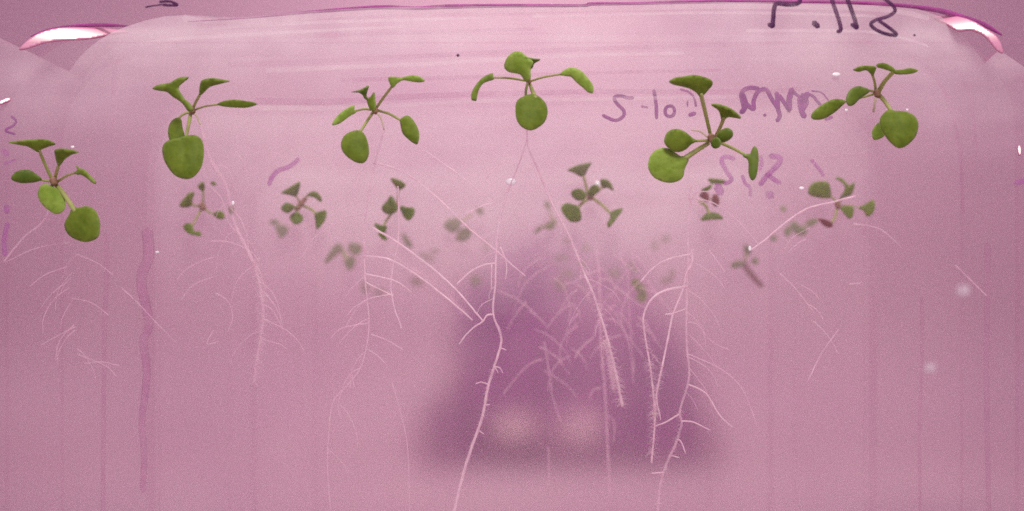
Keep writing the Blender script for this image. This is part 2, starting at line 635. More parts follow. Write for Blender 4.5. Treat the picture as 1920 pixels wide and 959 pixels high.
glint([(36, 88), (58, 71), (85, 60), (120, 54), (170, 53), (240, 53), (216, 61), (190, 69), (160, 75), (120, 77), (85, 80), (58, 86)], -0.0014)
glint([(1752, 28), (1785, 28), (1820, 40), (1846, 55), (1870, 70), (1882, 92), (1868, 88), (1845, 68), (1818, 58), (1797, 60), (1772, 44)], -0.0014)
glint([(0, 192), (8, 188), (18, 185), (20, 190), (8, 195), (0, 198)], -0.0001)
glint([(1909, 275), (1913, 277), (1914, 288), (1911, 293), (1908, 284)], -0.0001)


# handwriting -------------------------------------------------------
def strokes(name, plate, y, mat, items):
    for i, (path, r) in enumerate(items):
        a, b = path_tube(path, y - 0.00001 * i, r, 0.95, 8, flat=0.12, wob=0.15)
        link(name, a, b, M[mat], plate)


YL = -0.00935
strokes('handwriting', P1, YL, 'ink', [
    ([(1500, -3), (1497, 6), (1478, 9), (1458, 7), (1452, 14), (1450, 32), (1449, 50)], 4.4), ([(1449, 50), (1442, 46)], 4.6),
    ([(1526, 43), (1534, 50)], 5.4),
    ([(1558, -6), (1565, 15), (1573, 38), (1577, 56)], 4.0), ([(1577, 57), (1571, 60)], 4.0),
    ([(1587, -6), (1595, 15), (1603, 38), (1607, 53)], 4.2), ([(1607, 53), (1597, 46)], 4.0),
    ([(1655, -4), (1673, 10), (1678, 21), (1665, 31), (1645, 37), (1634, 43), (1635, 50), (1648, 59), (1665, 65), (1681, 66), (1673, 57), (1648, 39)], 3.5),
    ([(1714, 66), (1715.5, 67)], 2.4), ([(858, 103), (859.5, 105)], 2.8),
    ([(273, 14), (290, 11), (312, 8)], 1.6), ([(300, 4), (318, 3), (333, 10), (306, 10)], 2.6)])
YH = 0.01095
circ = [(1256 + 9 * math.cos(a * 0.7), 209 + 10 * math.sin(a * 0.7)) for a in range(10)]
strokes('handwriting', P1, YH, 'ink_mid', [
    ([(1187, 184), (1177, 184), (1167, 181), (1155, 181), (1152, 187), (1159, 197), (1169, 207), (1170, 216), (1162, 224), (1152, 226), (1141, 222), (1131, 217)], 3.4),
    ([(1203, 200), (1214, 202)], 2.2), ([(1226, 170), (1230, 195), (1231, 222)], 3.4), (circ, 3.2),
    ([(1276, 168), (1291, 173), (1301, 183), (1305, 200)], 2.2), ([(1293, 216), (1303, 213)], 4.0), ([(1289, 190), (1289, 200)], 1.6),
    ([(1389, 211), (1395, 206), (1393, 193), (1390, 180), (1394, 170), (1407, 165), (1422, 167)], 4.4), ([(1391, 211), (1398, 198), (1393, 178)], 5.0),
    ([(1393, 178), (1400, 195), (1413, 205), (1413, 190), (1420, 174), (1430, 168), (1438, 170), (1447, 186), (1458, 203)], 4.2),
    ([(1456, 175), (1458, 190), (1459, 205), (1462, 218), (1457, 227)], 4.2), ([(1461, 180), (1470, 192), (1480, 209)], 4.0),
    ([(1480, 206), (1480, 186), (1485, 168)], 5.6), ([(1484, 170), (1500, 182), (1512, 177), (1523, 180), (1532, 190), (1538, 197)], 3.0),
    ([(1514, 176), (1505, 192), (1500, 186), (1503, 208), (1508, 219)], 5.6), ([(1505, 178), (1512, 192), (1504, 206)], 5.2),
    ([(1522, 171), (1540, 174), (1553, 188)], 1.7), ([(1548, 224), (1560, 220)], 3.4), ([(1433, 216), (1435, 217)], 3.2)])
strokes('handwriting', P1, 0.0109, 'ink_mid', [
    ([(22, 219), (30, 227), (25, 236), (10, 245), (28, 252)], 2.4)])
strokes('handwriting', P1, 0.0109, 'ink_faint', [([(8, 308), (28, 300)], 2.5), ([(12, 388), (13, 398)], 5), ([(14, 420), (8, 450), (9, 478)], 4.5), ([(6, 282), (14, 290)], 5)])
YM = Y2 - 0.0286
strokes('handwriting', P2, YM, 'ink_faint', [
    ([(1376, 298), (1367, 295), (1357, 295), (1353, 302), (1357, 312), (1363, 323), (1371, 334), (1369, 341), (1358, 344)], 4.2),
    ([(1445, 293), (1462, 296), (1461, 306), (1450, 318), (1438, 330), (1426, 346)], 5.2), ([(1438, 326), (1450, 336), (1462, 343)], 4.4),
    ([(1425, 294), (1428, 306), (1424, 318)], 4.0), ([(1441, 364), (1446, 368)], 8), ([(1392, 330), (1398, 345), (1406, 352), (1407, 368)], 3.2),
    ([(505, 346), (511, 331), (522, 320), (538, 315), (550, 308), (560, 298)], 4.4), ([(1345, 350), (1352, 362)], 8),
    ([(1522, 301), (1536, 318), (1544, 330)], 3.2), ([(1905, 344), (1919, 340)], 5)])

# wavy dark trickle down the left of the nearest dish
tr_ = [(276, 434), (279, 480), (267, 512), (266, 540), (274, 575), (279, 612), (269, 640), (275, 690), (272, 740), (266, 790), (270, 850), (268, 920)]
V, F = path_tube(tr_, 0.0108, 11, 0.5, 8, flat=0.05)
link('water_trickle', V, F, soft('trickle', (0.38, 0.13, 0.27, 1), (0.45, 0.17, 0.31, 1), 0.5, 0.21, 0, 300), P1)
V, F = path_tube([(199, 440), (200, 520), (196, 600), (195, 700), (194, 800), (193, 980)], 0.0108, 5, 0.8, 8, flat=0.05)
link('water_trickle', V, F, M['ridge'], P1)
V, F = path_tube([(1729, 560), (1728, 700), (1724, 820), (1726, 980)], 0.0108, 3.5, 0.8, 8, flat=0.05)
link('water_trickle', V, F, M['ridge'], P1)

# ------------------------------------------------------------------ front row of seedlings
G1 = 'seedlings rooted in the nearest agar plate'
YS = -0.0022
# A
a = seedling(100, 342, YS, 'leftmost large seedling, lowest of the front row, with round leaf hanging at lower right', G1)
add_leaf(a, [(16, 267), (37, 264), (57, 262), (75, 261), (88, 262), (104, 270), (90, 275), (78, 280), (71, 285), (62, 280), (50, 274), (32, 271)], -0.0045, -0.002, 0.2, 'leaf', [(97, 336), (82, 303), (73, 281)], 3.2)
add_leaf(a, [(104, 281), (115, 279), (132, 281), (147, 286), (135, 290), (121, 300), (112, 311), (107, 303), (104, 290)], -0.0050, -0.002, 0.2, 'leaf', [(102, 338), (107, 320), (111, 306)], 3.2)
add_leaf(a, [(22, 336), (28, 325), (40, 320), (55, 320), (67, 327), (78, 337), (62, 342), (38, 343)], -0.0030, -0.001, 0.35, 'leaf_dark', [(96, 341), (84, 339), (72, 337)], 2.2)
add_leaf(a, [(140, 325), (146, 319), (143, 311), (151, 317), (158, 318), (168, 328), (179, 341), (176, 345), (163, 334), (152, 328), (145, 328)], -0.0050, -0.001, 0.3, 'leaf', [(108, 341), (125, 330), (146, 323)], 2.6)
add_leaf(a, [(77, 350), (90, 347), (110, 357), (120, 370), (122, 390), (108, 402), (92, 395), (77, 380), (72, 365)], -0.0032, -0.0015, 0.3, 'leaf_pale', [(99, 344), (96, 352)], 3.2)
add_leaf(a, [(136, 393), (150, 390), (165, 388), (178, 395), (185, 407), (188, 425), (183, 446), (163, 454), (140, 448), (126, 436), (122, 420), (130, 405)], -0.0050, -0.001, 0.3, 'leaf', [(104, 346), (118, 362), (141, 397)], 4.0, ptap=1.2)
add_crown(a, 101, 341, YS - 0.001, 7)
add_roots(a, [(100, 350), (85, 410), (45, 445), (8, 490)], -0.0001, 2.0, 'root_faint', [
    [(130, 455), (70, 465), (10, 492)], [(128, 500), (85, 515), (57, 537)], [(125, 530), (98, 550), (77, 577)], [(140, 475), (185, 495), (212, 516)],
    [(228, 540), (258, 568), (288, 600), (330, 642)], [(135, 560), (172, 568), (204, 592)], [(142, 613), (108, 630), (77, 647)], [(158, 682), (190, 679), (224, 686)]], lr=1.1)
# B
b = seedling(361, 207, YS, 'front seedling with a large glossy heart shaped leaf hanging below forked top leaves', G1)
add_leaf(b, [(287, 166), (295, 161), (310, 158), (320, 156), (330, 150), (340, 146), (353, 145), (346, 153), (337, 161), (335, 168), (340, 176), (347, 187), (356, 194), (362, 206), (354, 209), (346, 198), (338, 190), (325, 182), (314, 173), (301, 171), (290, 169)], -0.0050, -0.002, 0.35, 'leaf')
add_leaf(b, [(377, 156), (382, 150), (397, 147), (416, 149), (430, 153), (416, 157), (397, 162), (387, 169), (379, 177), (375, 178), (375, 168)], -0.0055, -0.002, 0.25, 'leaf', [(361, 206), (367, 192), (377, 174)], 2.8)
add_leaf(b, [(408, 196), (422, 190), (440, 188), (460, 190), (482, 195), (465, 202), (440, 202), (420, 200)], -0.0060, -0.002, 0.25, 'leaf', [(362, 208), (384, 200), (413, 196)], 2.0)
add_leaf(b, [(318, 262), (316, 245), (321, 230), (332, 222), (340, 226), (342, 240), (346, 258), (335, 270), (325, 270)], -0.0035, -0.001, 0.3, 'leaf', [(358, 211), (345, 214), (333, 224)], 2.5)
add_leaf(b, [(306, 276), (314, 266), (332, 261), (350, 256), (365, 255), (377, 262), (382, 280), (380, 305), (373, 322), (360, 334), (345, 336), (327, 328), (312, 308), (306, 290)], -0.0055, -0.0015, 0.32, 'leaf', [(358, 210), (354, 232), (348, 262)], 3.6)
add_crown(b, 360, 207, YS - 0.001, 6.5)
V, F = path_tube([(363, 210), (370, 221), (376, 234)], -0.001, 2.2, 0.7)
link('stem', V, F, M['pale_stalk'], b)
add_roots(b, [(376, 236), (395, 300), (425, 350), (440, 420), (474, 490), (490, 550), (493, 605), (484, 660), (476, 720)], -0.0001, 3.6, 'root_faint', [
    [(440, 282), (458, 308), (467, 342)], [(385, 338), (402, 312), (428, 318), (444, 362)], [(395, 452), (432, 455), (470, 472), (486, 492)],
    [(332, 525), (350, 505), (378, 490), (400, 483)], [(340, 562), (362, 535), (401, 519)], [(405, 550), (428, 566), (436, 596), (427, 622)], [(388, 345), (415, 372), (430, 420), (452, 440)],
    [(400, 620), (388, 645), (410, 640)]], lr=1.2)
# C
c = seedling(703, 207, YS, 'slender star shaped seedling, third from the left in the front row', G1)
add_leaf(c, [(729, 146), (740, 145), (753, 146), (775, 142), (790, 146), (796, 152), (788, 155), (771, 153), (756, 151), (745, 157), (737, 165), (732, 158)], -0.0060, -0.001, 0.25, 'leaf_pale', [(704, 205), (720, 182), (737, 160)], 3.0)
add_leaf(c, [(659, 173), (674, 169), (691, 161), (688, 172), (687, 180), (690, 188), (684, 186), (679, 178), (672, 174)], -0.0050, -0.001, 0.25, 'leaf_dark', [(700, 206), (694, 195), (687, 183)], 2.8)
add_leaf(c, [(689, 188), (696, 182), (702, 174), (703, 186), (705, 199), (702, 208), (695, 206), (691, 197)], -0.0048, -0.001, 0.25, 'leaf')
add_leaf(c, [(623, 232), (633, 218), (648, 206), (664, 198), (664, 206), (668, 211), (655, 219), (637, 232), (626, 235)], -0.0040, -0.001, 0.25, 'leaf_pale', [(701, 207), (682, 205), (662, 210)], 2.3)
add_leaf(c, [(640, 271), (646, 256), (659, 248), (674, 246), (685, 256), (691, 278), (690, 295), (682, 306), (668, 305), (652, 295), (643, 284)], -0.0052, -0.001, 0.3, 'leaf', [(701, 209), (688, 228), (674, 250)], 3.0)
add_leaf(c, [(751, 225), (764, 218), (775, 227), (784, 243), (786, 260), (781, 271), (769, 264), (756, 251), (752, 236)], -0.0050, -0.001, 0.3, 'leaf', [(706, 207), (730, 214), (756, 229)], 2.6)
add_crown(c, 703, 208, YS - 0.001, 5.5)
V, F = path_tube([(705, 210), (715, 224), (720, 244)], -0.001, 2.4, 0.5)
link('stem', V, F, M['pale_stalk'], c)
ro = add_roots(c, [(720, 244), (700, 320), (684, 420), (684, 500), (688, 556), (692, 605), (688, 645), (676, 690), (652, 722), (624, 756), (615, 830), (615, 900), (622, 975)], -0.0001, 1.8, 'root_faint', [
    [(692, 606), (665, 610), (638, 617), (620, 635)], [(696, 627), (725, 638), (756, 656)], [(690, 656), (706, 666), (722, 682)], [(660, 704), (664, 726)],
    [(736, 720), (755, 790), (765, 850), (768, 975)], [(568, 482), (586, 450), (618, 425), (650, 408), (688, 403)]], lr=1.3)
for L, r in (([(682, 481), (714, 483), (742, 492), (780, 515), (820, 545), (860, 578), (886, 601)], 2.0), ([(684, 514), (728, 523), (750, 532), (771, 548)], 1.4),
             ([(684, 529), (712, 543), (738, 556)], 1.4), ([(746, 350), (748, 400), (746, 460), (737, 500), (733, 540), (740, 580), (750, 606), (752, 616)], 1.5),
             ([(738, 552), (700, 558), (668, 574), (650, 592)], 0.9), ([(683, 455), (684, 520), (688, 560)], 1.4)):
    V, F = path_tube(L, -0.0001, r, 0.7, 7, wob=0.4)
    link('side_root', V, F, M['root'], ro)
# D
d = seedling(991, 153, YS, 'topmost seedling in the middle with two arching side leaves', G1)
add_leaf(d, [(946, 126), (951, 110), (963, 99), (976, 98), (984, 104), (992, 110), (1000, 118), (995, 129), (995, 147), (986, 153), (977, 141), (967, 138), (954, 135)], -0.0048, -0.0015, 0.28, 'leaf_pale')
add_leaf(d, [(984, 114), (985, 108), (1000, 110), (1013, 112), (1002, 119), (998, 128), (989, 126)], -0.0056, -0.001, 0.2, 'leaf_dark', [(992, 151), (992, 138), (994, 122)], 3.0)
add_leaf(d, [(884, 187), (885, 173), (894, 158), (906, 146), (923, 138), (924, 144), (926, 149), (908, 156), (899, 166), (894, 181), (893, 189)], -0.0045, -0.001, 0.25, 'leaf', [(987, 152), (955, 147), (922, 146)], 2.2)
add_leaf(d, [(1050, 140), (1061, 131), (1073, 128), (1088, 133), (1100, 145), (1111, 160), (1112, 174), (1104, 174), (1092, 164), (1080, 154), (1071, 145), (1059, 143)], -0.0050, -0.001, 0.28, 'leaf_pale', [(994, 153), (1020, 145), (1056, 139)], 2.2)
add_leaf(d, [(967, 202), (971, 189), (984, 181), (996, 178), (1008, 181), (1021, 193), (1026, 208), (1023, 225), (1013, 237), (996, 245), (979, 239), (969, 225)], -0.0052, -0.0015, 0.32, 'leaf', [(993, 157), (998, 170), (1004, 185)], 2.8, ptap=1.7)
V, F = path_tube([(989, 157), (986, 170), (986, 186)], -0.0035, 2.6, 1)
link('leaf_stalk', V, F, M['stalk'], d)
add_crown(d, 991, 153, YS - 0.001, 5)
ro = add_roots(d, [(988, 240), (990, 275), (1005, 310), (1038, 388), (1066, 440), (1090, 500), (1115, 560), (1134, 620), (1150, 680), (1160, 728), (1167, 762)], -0.00012, 1.5, 'root', [], hairs=520, taper=2.0)
V, F = path_tube([(988, 262), (972, 310), (952, 360), (936, 420), (930, 480), (929, 530), (925, 588), (939, 630), (937, 655), (926, 690), (914, 730), (905, 780), (882, 845), (866, 900), (848, 975)], -0.0001, 1.2, 2.6, 7, wob=0.4)
o2 = link('side_root', V, F, M['root'], ro)
for L, r in (([(926, 590), (914, 591), (905, 603), (890, 613), (874, 628), (861, 645)], 1.8), ([(700, 428), (740, 452), (790, 487), (830, 520), (856, 545), (880, 572), (905, 602)], 2.1),
             ([(786, 276), (830, 306), (870, 335), (905, 364), (926, 379)], 1.3), ([(700, 306), (740, 316), (775, 335), (830, 380), (870, 420), (900, 446), (930, 470), (960, 497), (985, 518)], 1.7),
             ([(938, 464), (950, 496), (948, 525)], 1.5), ([(922, 497), (921, 542)], 1.2), ([(857, 533), (882, 510), (908, 497), (930, 494)], 1.6),
             ([(870, 403), (905, 386), (934, 377), (958, 346)], 1.3), ([(902, 358), (918, 325), (952, 298)], 1.0), ([(937, 652), (949, 657)], 1.3),
             ([(927, 688), (934, 699)], 1.3), ([(928, 688), (937, 690), (943, 700)], 1.2), ([(914, 721), (903, 717), (892, 720)], 1.4), ([(909, 760), (918, 759)], 1.2), ([(898, 808), (907, 814)], 1.2),
             ([(968, 403), (970, 412), (967, 422)], 1.0)):
    V, F = path_tube(L, -0.00012, r, 0.75, 7, wob=0.35)
    link('side_root', V, F, M['root'], ro)
# E
e = seedling(1337, 262, YS, 'widest front seedling, two big round leaves to its left, right of the middle', G1)
add_leaf(e, [(1255, 153), (1265, 146), (1280, 144), (1300, 141), (1320, 145), (1333, 151), (1335, 159), (1328, 168), (1319, 178), (1312, 181), (1305, 174), (1292, 166), (1272, 161), (1260, 158)], -0.0060, -0.002, 0.22, 'leaf', [(1333, 257), (1324, 218), (1314, 176)], 3.2, ptap=1.35)
add_leaf(e, [(1334, 196), (1352, 197), (1370, 204), (1383, 214), (1389, 222), (1380, 221), (1367, 219), (1360, 223), (1354, 227), (1351, 215), (1347, 206)], -0.0055, -0.002, 0.22, 'leaf', [(1341, 257), (1350, 240), (1358, 220)], 3.0, ptap=1.3)
add_leaf(e, [(1345, 256), (1350, 247), (1362, 241), (1372, 245), (1374, 255), (1365, 264), (1352, 267)], -0.0050, -0.001, 0.4, 'leaf_dark')
add_leaf(e, [(1334, 267), (1340, 260), (1348, 260), (1352, 267), (1349, 276), (1341, 279), (1335, 274)], -0.0056, -0.001, 0.4, 'leaf_dark')
add_leaf(e, [(1245, 265), (1249, 252), (1257, 245), (1270, 243), (1285, 249), (1297, 259), (1307, 265), (1295, 271), (1287, 279), (1275, 285), (1262, 284), (1250, 275)], -0.0049, -0.001, 0.3, 'leaf', [(1333, 263), (1318, 264), (1299, 265)], 3.0)
add_leaf(e, [(1215, 310), (1220, 292), (1232, 281), (1250, 279), (1265, 287), (1277, 294), (1291, 291), (1290, 302), (1283, 317), (1280, 332), (1268, 341), (1250, 343), (1230, 336), (1219, 324)], -0.0045, -0.0012, 0.25, 'leaf_pale', [(1328, 269), (1307, 282), (1285, 297)], 4.0, ptap=1.3)
add_leaf(e, [(1414, 275), (1420, 282), (1422, 300), (1420, 320), (1416, 335), (1409, 338), (1404, 325), (1404, 308), (1401, 299), (1393, 293), (1395, 289), (1406, 290), (1410, 282)], -0.0055, -0.001, 0.3, 'leaf_dark', [(1346, 266), (1375, 279), (1399, 292)], 3.2)
add_crown(e, 1334, 260, YS - 0.001, 7)
V, F = path_tube([(1297, 244), (1312, 247), (1326, 257)], -0.0012, 1.8, 1)
link('stem', V, F, M['pale_stalk'], e)
ro = add_roots(e, [(1330, 345), (1300, 368), (1291, 420), (1290, 480), (1288, 560), (1287, 640), (1292, 690), (1290, 720), (1275, 770), (1278, 795), (1268, 830), (1250, 870), (1238, 910), (1232, 975)], -0.0001, 1.9, 'root_faint', [
    [(1290, 605), (1308, 609), (1334, 640), (1366, 656)], [(1290, 664), (1338, 685), (1370, 706), (1396, 737), (1420, 800)]], taper=1.3, hairs=0)
for L, r in (([(1297, 470), (1298, 492), (1286, 515), (1282, 540), (1262, 590), (1255, 622), (1241, 690), (1231, 740), (1228, 790), (1222, 868)], 2.3), ([(1288, 537), (1250, 544), (1223, 560), (1207, 590), (1208, 620), (1216, 670), (1225, 735), (1227, 800), (1221, 868)], 2.2),
             ([(1202, 528), (1228, 500), (1258, 485), (1296, 477)], 1.8), ([(1292, 722), (1323, 738), (1350, 780), (1373, 801)], 1.5), ([(1278, 790), (1300, 792), (1331, 807)], 1.5),
             ([(1271, 824), (1278, 830), (1285, 850)], 1.5), ([(1260, 855), (1273, 858)], 1.1), ([(1244, 886), (1222, 888)], 1.5), ([(1273, 777), (1252, 790), (1228, 800)], 1.7),
             ([(1248, 590), (1262, 588), (1286, 579)], 1.3), ([(1231, 742), (1234, 765), (1239, 788)], 1.3), ([(1290, 372), (1330, 378), (1364, 398), (1400, 432), (1424, 462)], 1.3),
             ([(1300, 362), (1318, 359), (1340, 362)], 1.2), ([(1296, 350), (1292, 372), (1302, 385), (1316, 380)], 1.2), ([(1330, 470), (1345, 490), (1360, 512)], 0.8)):
    V, F = path_tube(L, -0.0001, r, 0.75, 7, wob=0.35)
    link('side_root', V, F, M['root'], ro)
# F
f = seedling(1645, 175, YS, 'rightmost large seedling, with one shiny round leaf below and two ovals to the left', G1)
add_leaf(f, [(1600, 131), (1611, 125), (1625, 124), (1641, 126), (1639, 136), (1636, 143), (1632, 138), (1623, 132), (1609, 135)], -0.0055, -0.001, 0.22, 'leaf', [(1642, 172), (1640, 155), (1635, 138)], 2.6)
add_leaf(f, [(1644, 122), (1655, 119), (1667, 123), (1678, 131), (1673, 135), (1657, 130), (1646, 127)], -0.0056, -0.001, 0.25, 'leaf')
add_leaf(f, [(1676, 133), (1690, 132), (1707, 129), (1721, 133), (1711, 138), (1694, 140), (1678, 139)], -0.0058, -0.001, 0.25, 'leaf', [(1647, 173), (1658, 154), (1676, 134)], 4.6)
add_leaf(f, [(1587, 192), (1587, 181), (1594, 169), (1607, 163), (1619, 165), (1631, 171), (1621, 179), (1611, 186), (1600, 197), (1592, 199)], -0.0052, -0.001, 0.35, 'leaf_dark', [(1642, 174), (1634, 171), (1622, 170)], 2.6)
add_leaf(f, [(1521, 219), (1525, 210), (1540, 198), (1559, 188), (1573, 187), (1585, 191), (1577, 200), (1563, 212), (1544, 223), (1527, 225)], -0.0035, -0.001, 0.3, 'leaf', [(1641, 176), (1612, 184), (1580, 192)], 2.4)
add_leaf(f, [(1650, 225), (1657, 214), (1667, 207), (1678, 209), (1694, 210), (1709, 215), (1717, 223), (1721, 235), (1717, 254), (1705, 269), (1690, 278), (1678, 275), (1663, 260), (1653, 242)], -0.0055, -0.0012, 0.34, 'leaf', [(1648, 178), (1660, 192), (1674, 213)], 4.0)
add_leaf(f, [(1636, 244), (1644, 233), (1652, 232), (1658, 254), (1640, 263), (1635, 254)], -0.0018, 0, 0.25, 'leaf_pale')
add_crown(f, 1645, 176, YS - 0.001, 6.5)
V, F = path_tube([(1643, 181), (1640, 195), (1638, 210)], -0.001, 2.8, 0.8)
link('stem', V, F, M['pale_stalk'], f)
ro = add_roots(f, [(1638, 212), (1630, 280), (1570, 290), (1530, 302), (1518, 330)], -0.0001, 1.5, 'root_faint', [
    [(1600, 420), (1650, 430), (1692, 466)], [(1462, 513), (1490, 540), (1527, 588)], [(1792, 498), (1850, 555)], [(1593, 533), (1616, 531)], [(1516, 712), (1540, 664), (1572, 618)]], lr=1.5)
V, F = path_tube([(1604, 368), (1562, 379), (1512, 392), (1470, 420), (1432, 452), (1408, 469)], -0.0001, 1.8, 0.9, 7, wob=0.35)
link('side_root', V, F, M['root'], ro)
for s_, (u, v) in enumerate([(1592, 208), (1602, 214), (1606, 210)]):
    pass

# ------------------------------------------------------------------ seedlings on the second plate
G2 = 'small seedlings on the second agar plate'
y2 = Y2 - 0.0016


def plant(u, v, y, label, group, leaves, crown=None, cm='crown', thick=0.0003, cpath=None):
    r = seedling(u, v, y, label, group)
    for i, L in enumerate(leaves):
        ol, mat = L[0], L[1]
        pet = L[2] if len(L) > 2 else None
        add_leaf(r, ol, y - 0.0012 - 0.0006 * (i % 3), -0.001, 0.3, mat, pet, L[3] if len(L) > 3 else 2.2, thick, n=3)
    if crown:
        add_crown(r, u, v, y - 0.0006, crown, cm, path=cpath)
    return r


plant(380, 388, y2, 'small pale seedling under the big heart shaped leaf', G2, [
    ([(371, 349), (380, 341), (384, 350), (381, 359), (374, 354)], 'leaf', [(379, 386), (381, 372), (381, 356)]),
    ([(336, 386), (347, 370), (356, 361), (365, 362), (361, 372), (360, 384), (350, 389)], 'leaf', [(377, 388), (368, 386), (358, 384)]),
    ([(401, 402), (412, 396), (419, 400), (420, 410), (410, 411)], 'leaf', [(383, 391), (392, 398), (404, 403)], 1.8),
    ([(344, 425), (355, 419), (362, 427), (365, 435), (375, 435), (377, 443), (362, 441), (350, 436)], 'leaf', [(378, 391), (369, 408), (360, 425)]),
    ([(430, 390), (436, 388), (438, 398), (433, 402)], 'leaf_dark'), ([(396, 343), (402, 341), (405, 347), (399, 348)], 'leaf_dark')], 6)
h = plant(566, 380, y2, 'dark five leaved seedling, left of the thin diagonal roots', G2, [
    ([(527, 362), (542, 352), (562, 341), (561, 355), (555, 368), (540, 365)], 'leaf_dark', [(562, 382), (559, 374), (553, 364)], 2.0),
    ([(575, 367), (585, 360), (595, 361), (603, 372), (601, 379), (592, 372), (582, 369)], 'leaf_dark', [(566, 380), (571, 373), (578, 367)], 2.0),
    ([(527, 390), (535, 381), (547, 384), (552, 390), (540, 400), (530, 396)], 'leaf_dark', [(563, 387), (556, 388), (548, 389)], 2.0),
    ([(544, 406), (555, 399), (567, 406), (567, 415), (555, 421), (546, 415)], 'leaf_dark', [(562, 388), (559, 394), (557, 403)], 2.4),
    ([(591, 402), (605, 396), (612, 397), (610, 412), (600, 425), (594, 430), (592, 415)], 'leaf_dark', [(568, 386), (584, 393), (595, 405)], 2.6)], 5,
    cpath=[(556, 394), (564, 383), (573, 372)])
plant(744, 385, y2, 'seedling with a single fan leaf on a thin stalk above three dark leaves', G2, [
    ([(732, 335), (747, 337), (761, 347), (750, 356), (742, 350)], 'leaf', [(745, 384), (746, 370), (748, 352)], 1.5),
    ([(716, 390), (726, 377), (734, 367), (742, 380), (745, 395), (735, 402), (722, 400)], 'leaf_dark'),
    ([(752, 387), (765, 390), (777, 391), (775, 405), (765, 414), (755, 402)], 'leaf_dark', [(745, 390), (750, 392), (757, 395)], 2),
    ([(702, 419), (715, 424), (725, 425), (720, 438), (707, 430)], 'leaf_dark', [(735, 400), (726, 412), (718, 425)], 2.4),
    ([(710, 437), (717, 438), (726, 446), (722, 451), (713, 445)], 'leaf_dark')], 3.5)
plant(1107, 369, y2, 'dark cross shaped seedling in the middle, left of the widest front seedling', G2, [
    ([(1064, 320), (1080, 311), (1108, 305), (1102, 317), (1096, 329), (1088, 331), (1075, 324)], 'leaf_dark', [(1102, 364), (1098, 345), (1093, 328)], 2.6),
    ([(1071, 365), (1077, 356), (1090, 355), (1100, 365), (1095, 375), (1082, 376)], 'leaf_dark'),
    ([(1104, 360), (1110, 349), (1120, 347), (1124, 357), (1115, 367), (1107, 369)], 'leaf_dark'),
    ([(1126, 338), (1135, 336), (1145, 342), (1150, 358), (1140, 352), (1130, 353)], 'leaf_dark', [(1112, 366), (1120, 360), (1131, 350)], 2.4),
    ([(1052, 390), (1062, 382), (1077, 385), (1086, 391), (1089, 413), (1072, 417), (1060, 407)], 'leaf_dark', [(1103, 373), (1093, 380), (1083, 391)], 3.4),
    ([(1144, 400), (1155, 394), (1168, 392), (1155, 412), (1142, 427), (1138, 420), (1144, 410)], 'leaf_dark', [(1111, 371), (1130, 386), (1148, 403)], 2.8)], 6)
plant(1325, 375, y2, 'wilted seedling with two reddish leaves below the widest front seedling', G2, [
    ([(1328, 336), (1342, 336), (1360, 339), (1357, 345), (1335, 344)], 'leaf', [(1318, 372), (1326, 356), (1338, 341)], 1.5),
    ([(1314, 357), (1322, 352), (1335, 347), (1332, 355), (1320, 360)], 'leaf_dark'),
    ([(1312, 366), (1320, 360), (1329, 365), (1327, 376), (1315, 371)], 'leaf_red'),
    ([(1337, 367), (1346, 367), (1349, 380), (1342, 388), (1336, 382)], 'leaf_red', [(1320, 376), (1328, 374), (1338, 374)], 1.5),
    ([(1314, 412), (1327, 400), (1345, 401), (1356, 411), (1337, 412), (1322, 414)], 'leaf_dark', [(1312, 379), (1323, 386), (1330, 403)], 3)], 3.5)
plant(1571, 385, y2, 'seedling crossed by a bright root, below the rightmost large seedling', G2, [
    ([(1515, 362), (1520, 347), (1532, 341), (1550, 342), (1556, 352), (1557, 370), (1545, 372), (1525, 369)], 'leaf', [(1570, 383), (1564, 374), (1552, 366)], 2),
    ([(1565, 334), (1580, 335), (1590, 347), (1597, 345), (1602, 343), (1600, 355), (1595, 366), (1582, 370), (1575, 371), (1584, 355), (1580, 344)], 'leaf', [(1571, 385), (1576, 374), (1584, 360)], 2.4),
    ([(1575, 390), (1590, 387), (1600, 390), (1599, 405), (1592, 411), (1582, 400)], 'leaf'),
    ([(1610, 390), (1622, 384), (1638, 375), (1640, 390), (1635, 402), (1626, 407), (1620, 397)], 'leaf', [(1573, 386), (1592, 386), (1614, 390)], 1.2),
    ([(1535, 410), (1547, 412), (1557, 416), (1561, 424), (1552, 427), (1542, 421)], 'leaf_red', [(1570, 386), (1567, 404), (1558, 421)], 2.6)], 5.5)

# ------------------------------------------------------------------ third plate
G3 = 'blurred seedlings on the third agar plate'
y3 = Y3 - 0.002
plant(526, 424, y3, 'small faint seedling just below the dark five leaved one', G3, [
    ([(506, 416), (517, 411), (521, 418), (512, 423)], 'leaf_dark'), ([(516, 425), (537, 424), (540, 435), (526, 447), (521, 437)], 'leaf_dark', [(522, 416), (524, 422), (526, 430)], 2.5)], None, thick=0.0005)
plant(862, 428, y3, 'faint pair of round leaves beside the long diagonal root', G3, [
    ([(832, 422), (842, 412), (860, 411), (863, 425), (850, 437), (837, 431)], 'leaf_dark', [(884, 403), (872, 412), (858, 420)], 2.5),
    ([(855, 447), (862, 432), (877, 427), (885, 437), (876, 451), (862, 453)], 'leaf_dark'), ([(893, 392), (905, 390), (906, 403), (895, 401)], 'leaf_dark')], None, thick=0.0005)
plant(1034, 412, y3, 'faint thin seedling left of the dark cross shaped one', G3, [
    ([(1020, 425), (1032, 415), (1042, 411), (1041, 425), (1030, 432)], 'leaf', [(1028, 388), (1033, 402), (1037, 416)], 2.5),
    ([(1000, 438), (1010, 426), (1021, 423), (1012, 434)], 'leaf'), ([(1021, 380), (1030, 379), (1032, 390), (1024, 391)], 'leaf_dark')], None, thick=0.0005)
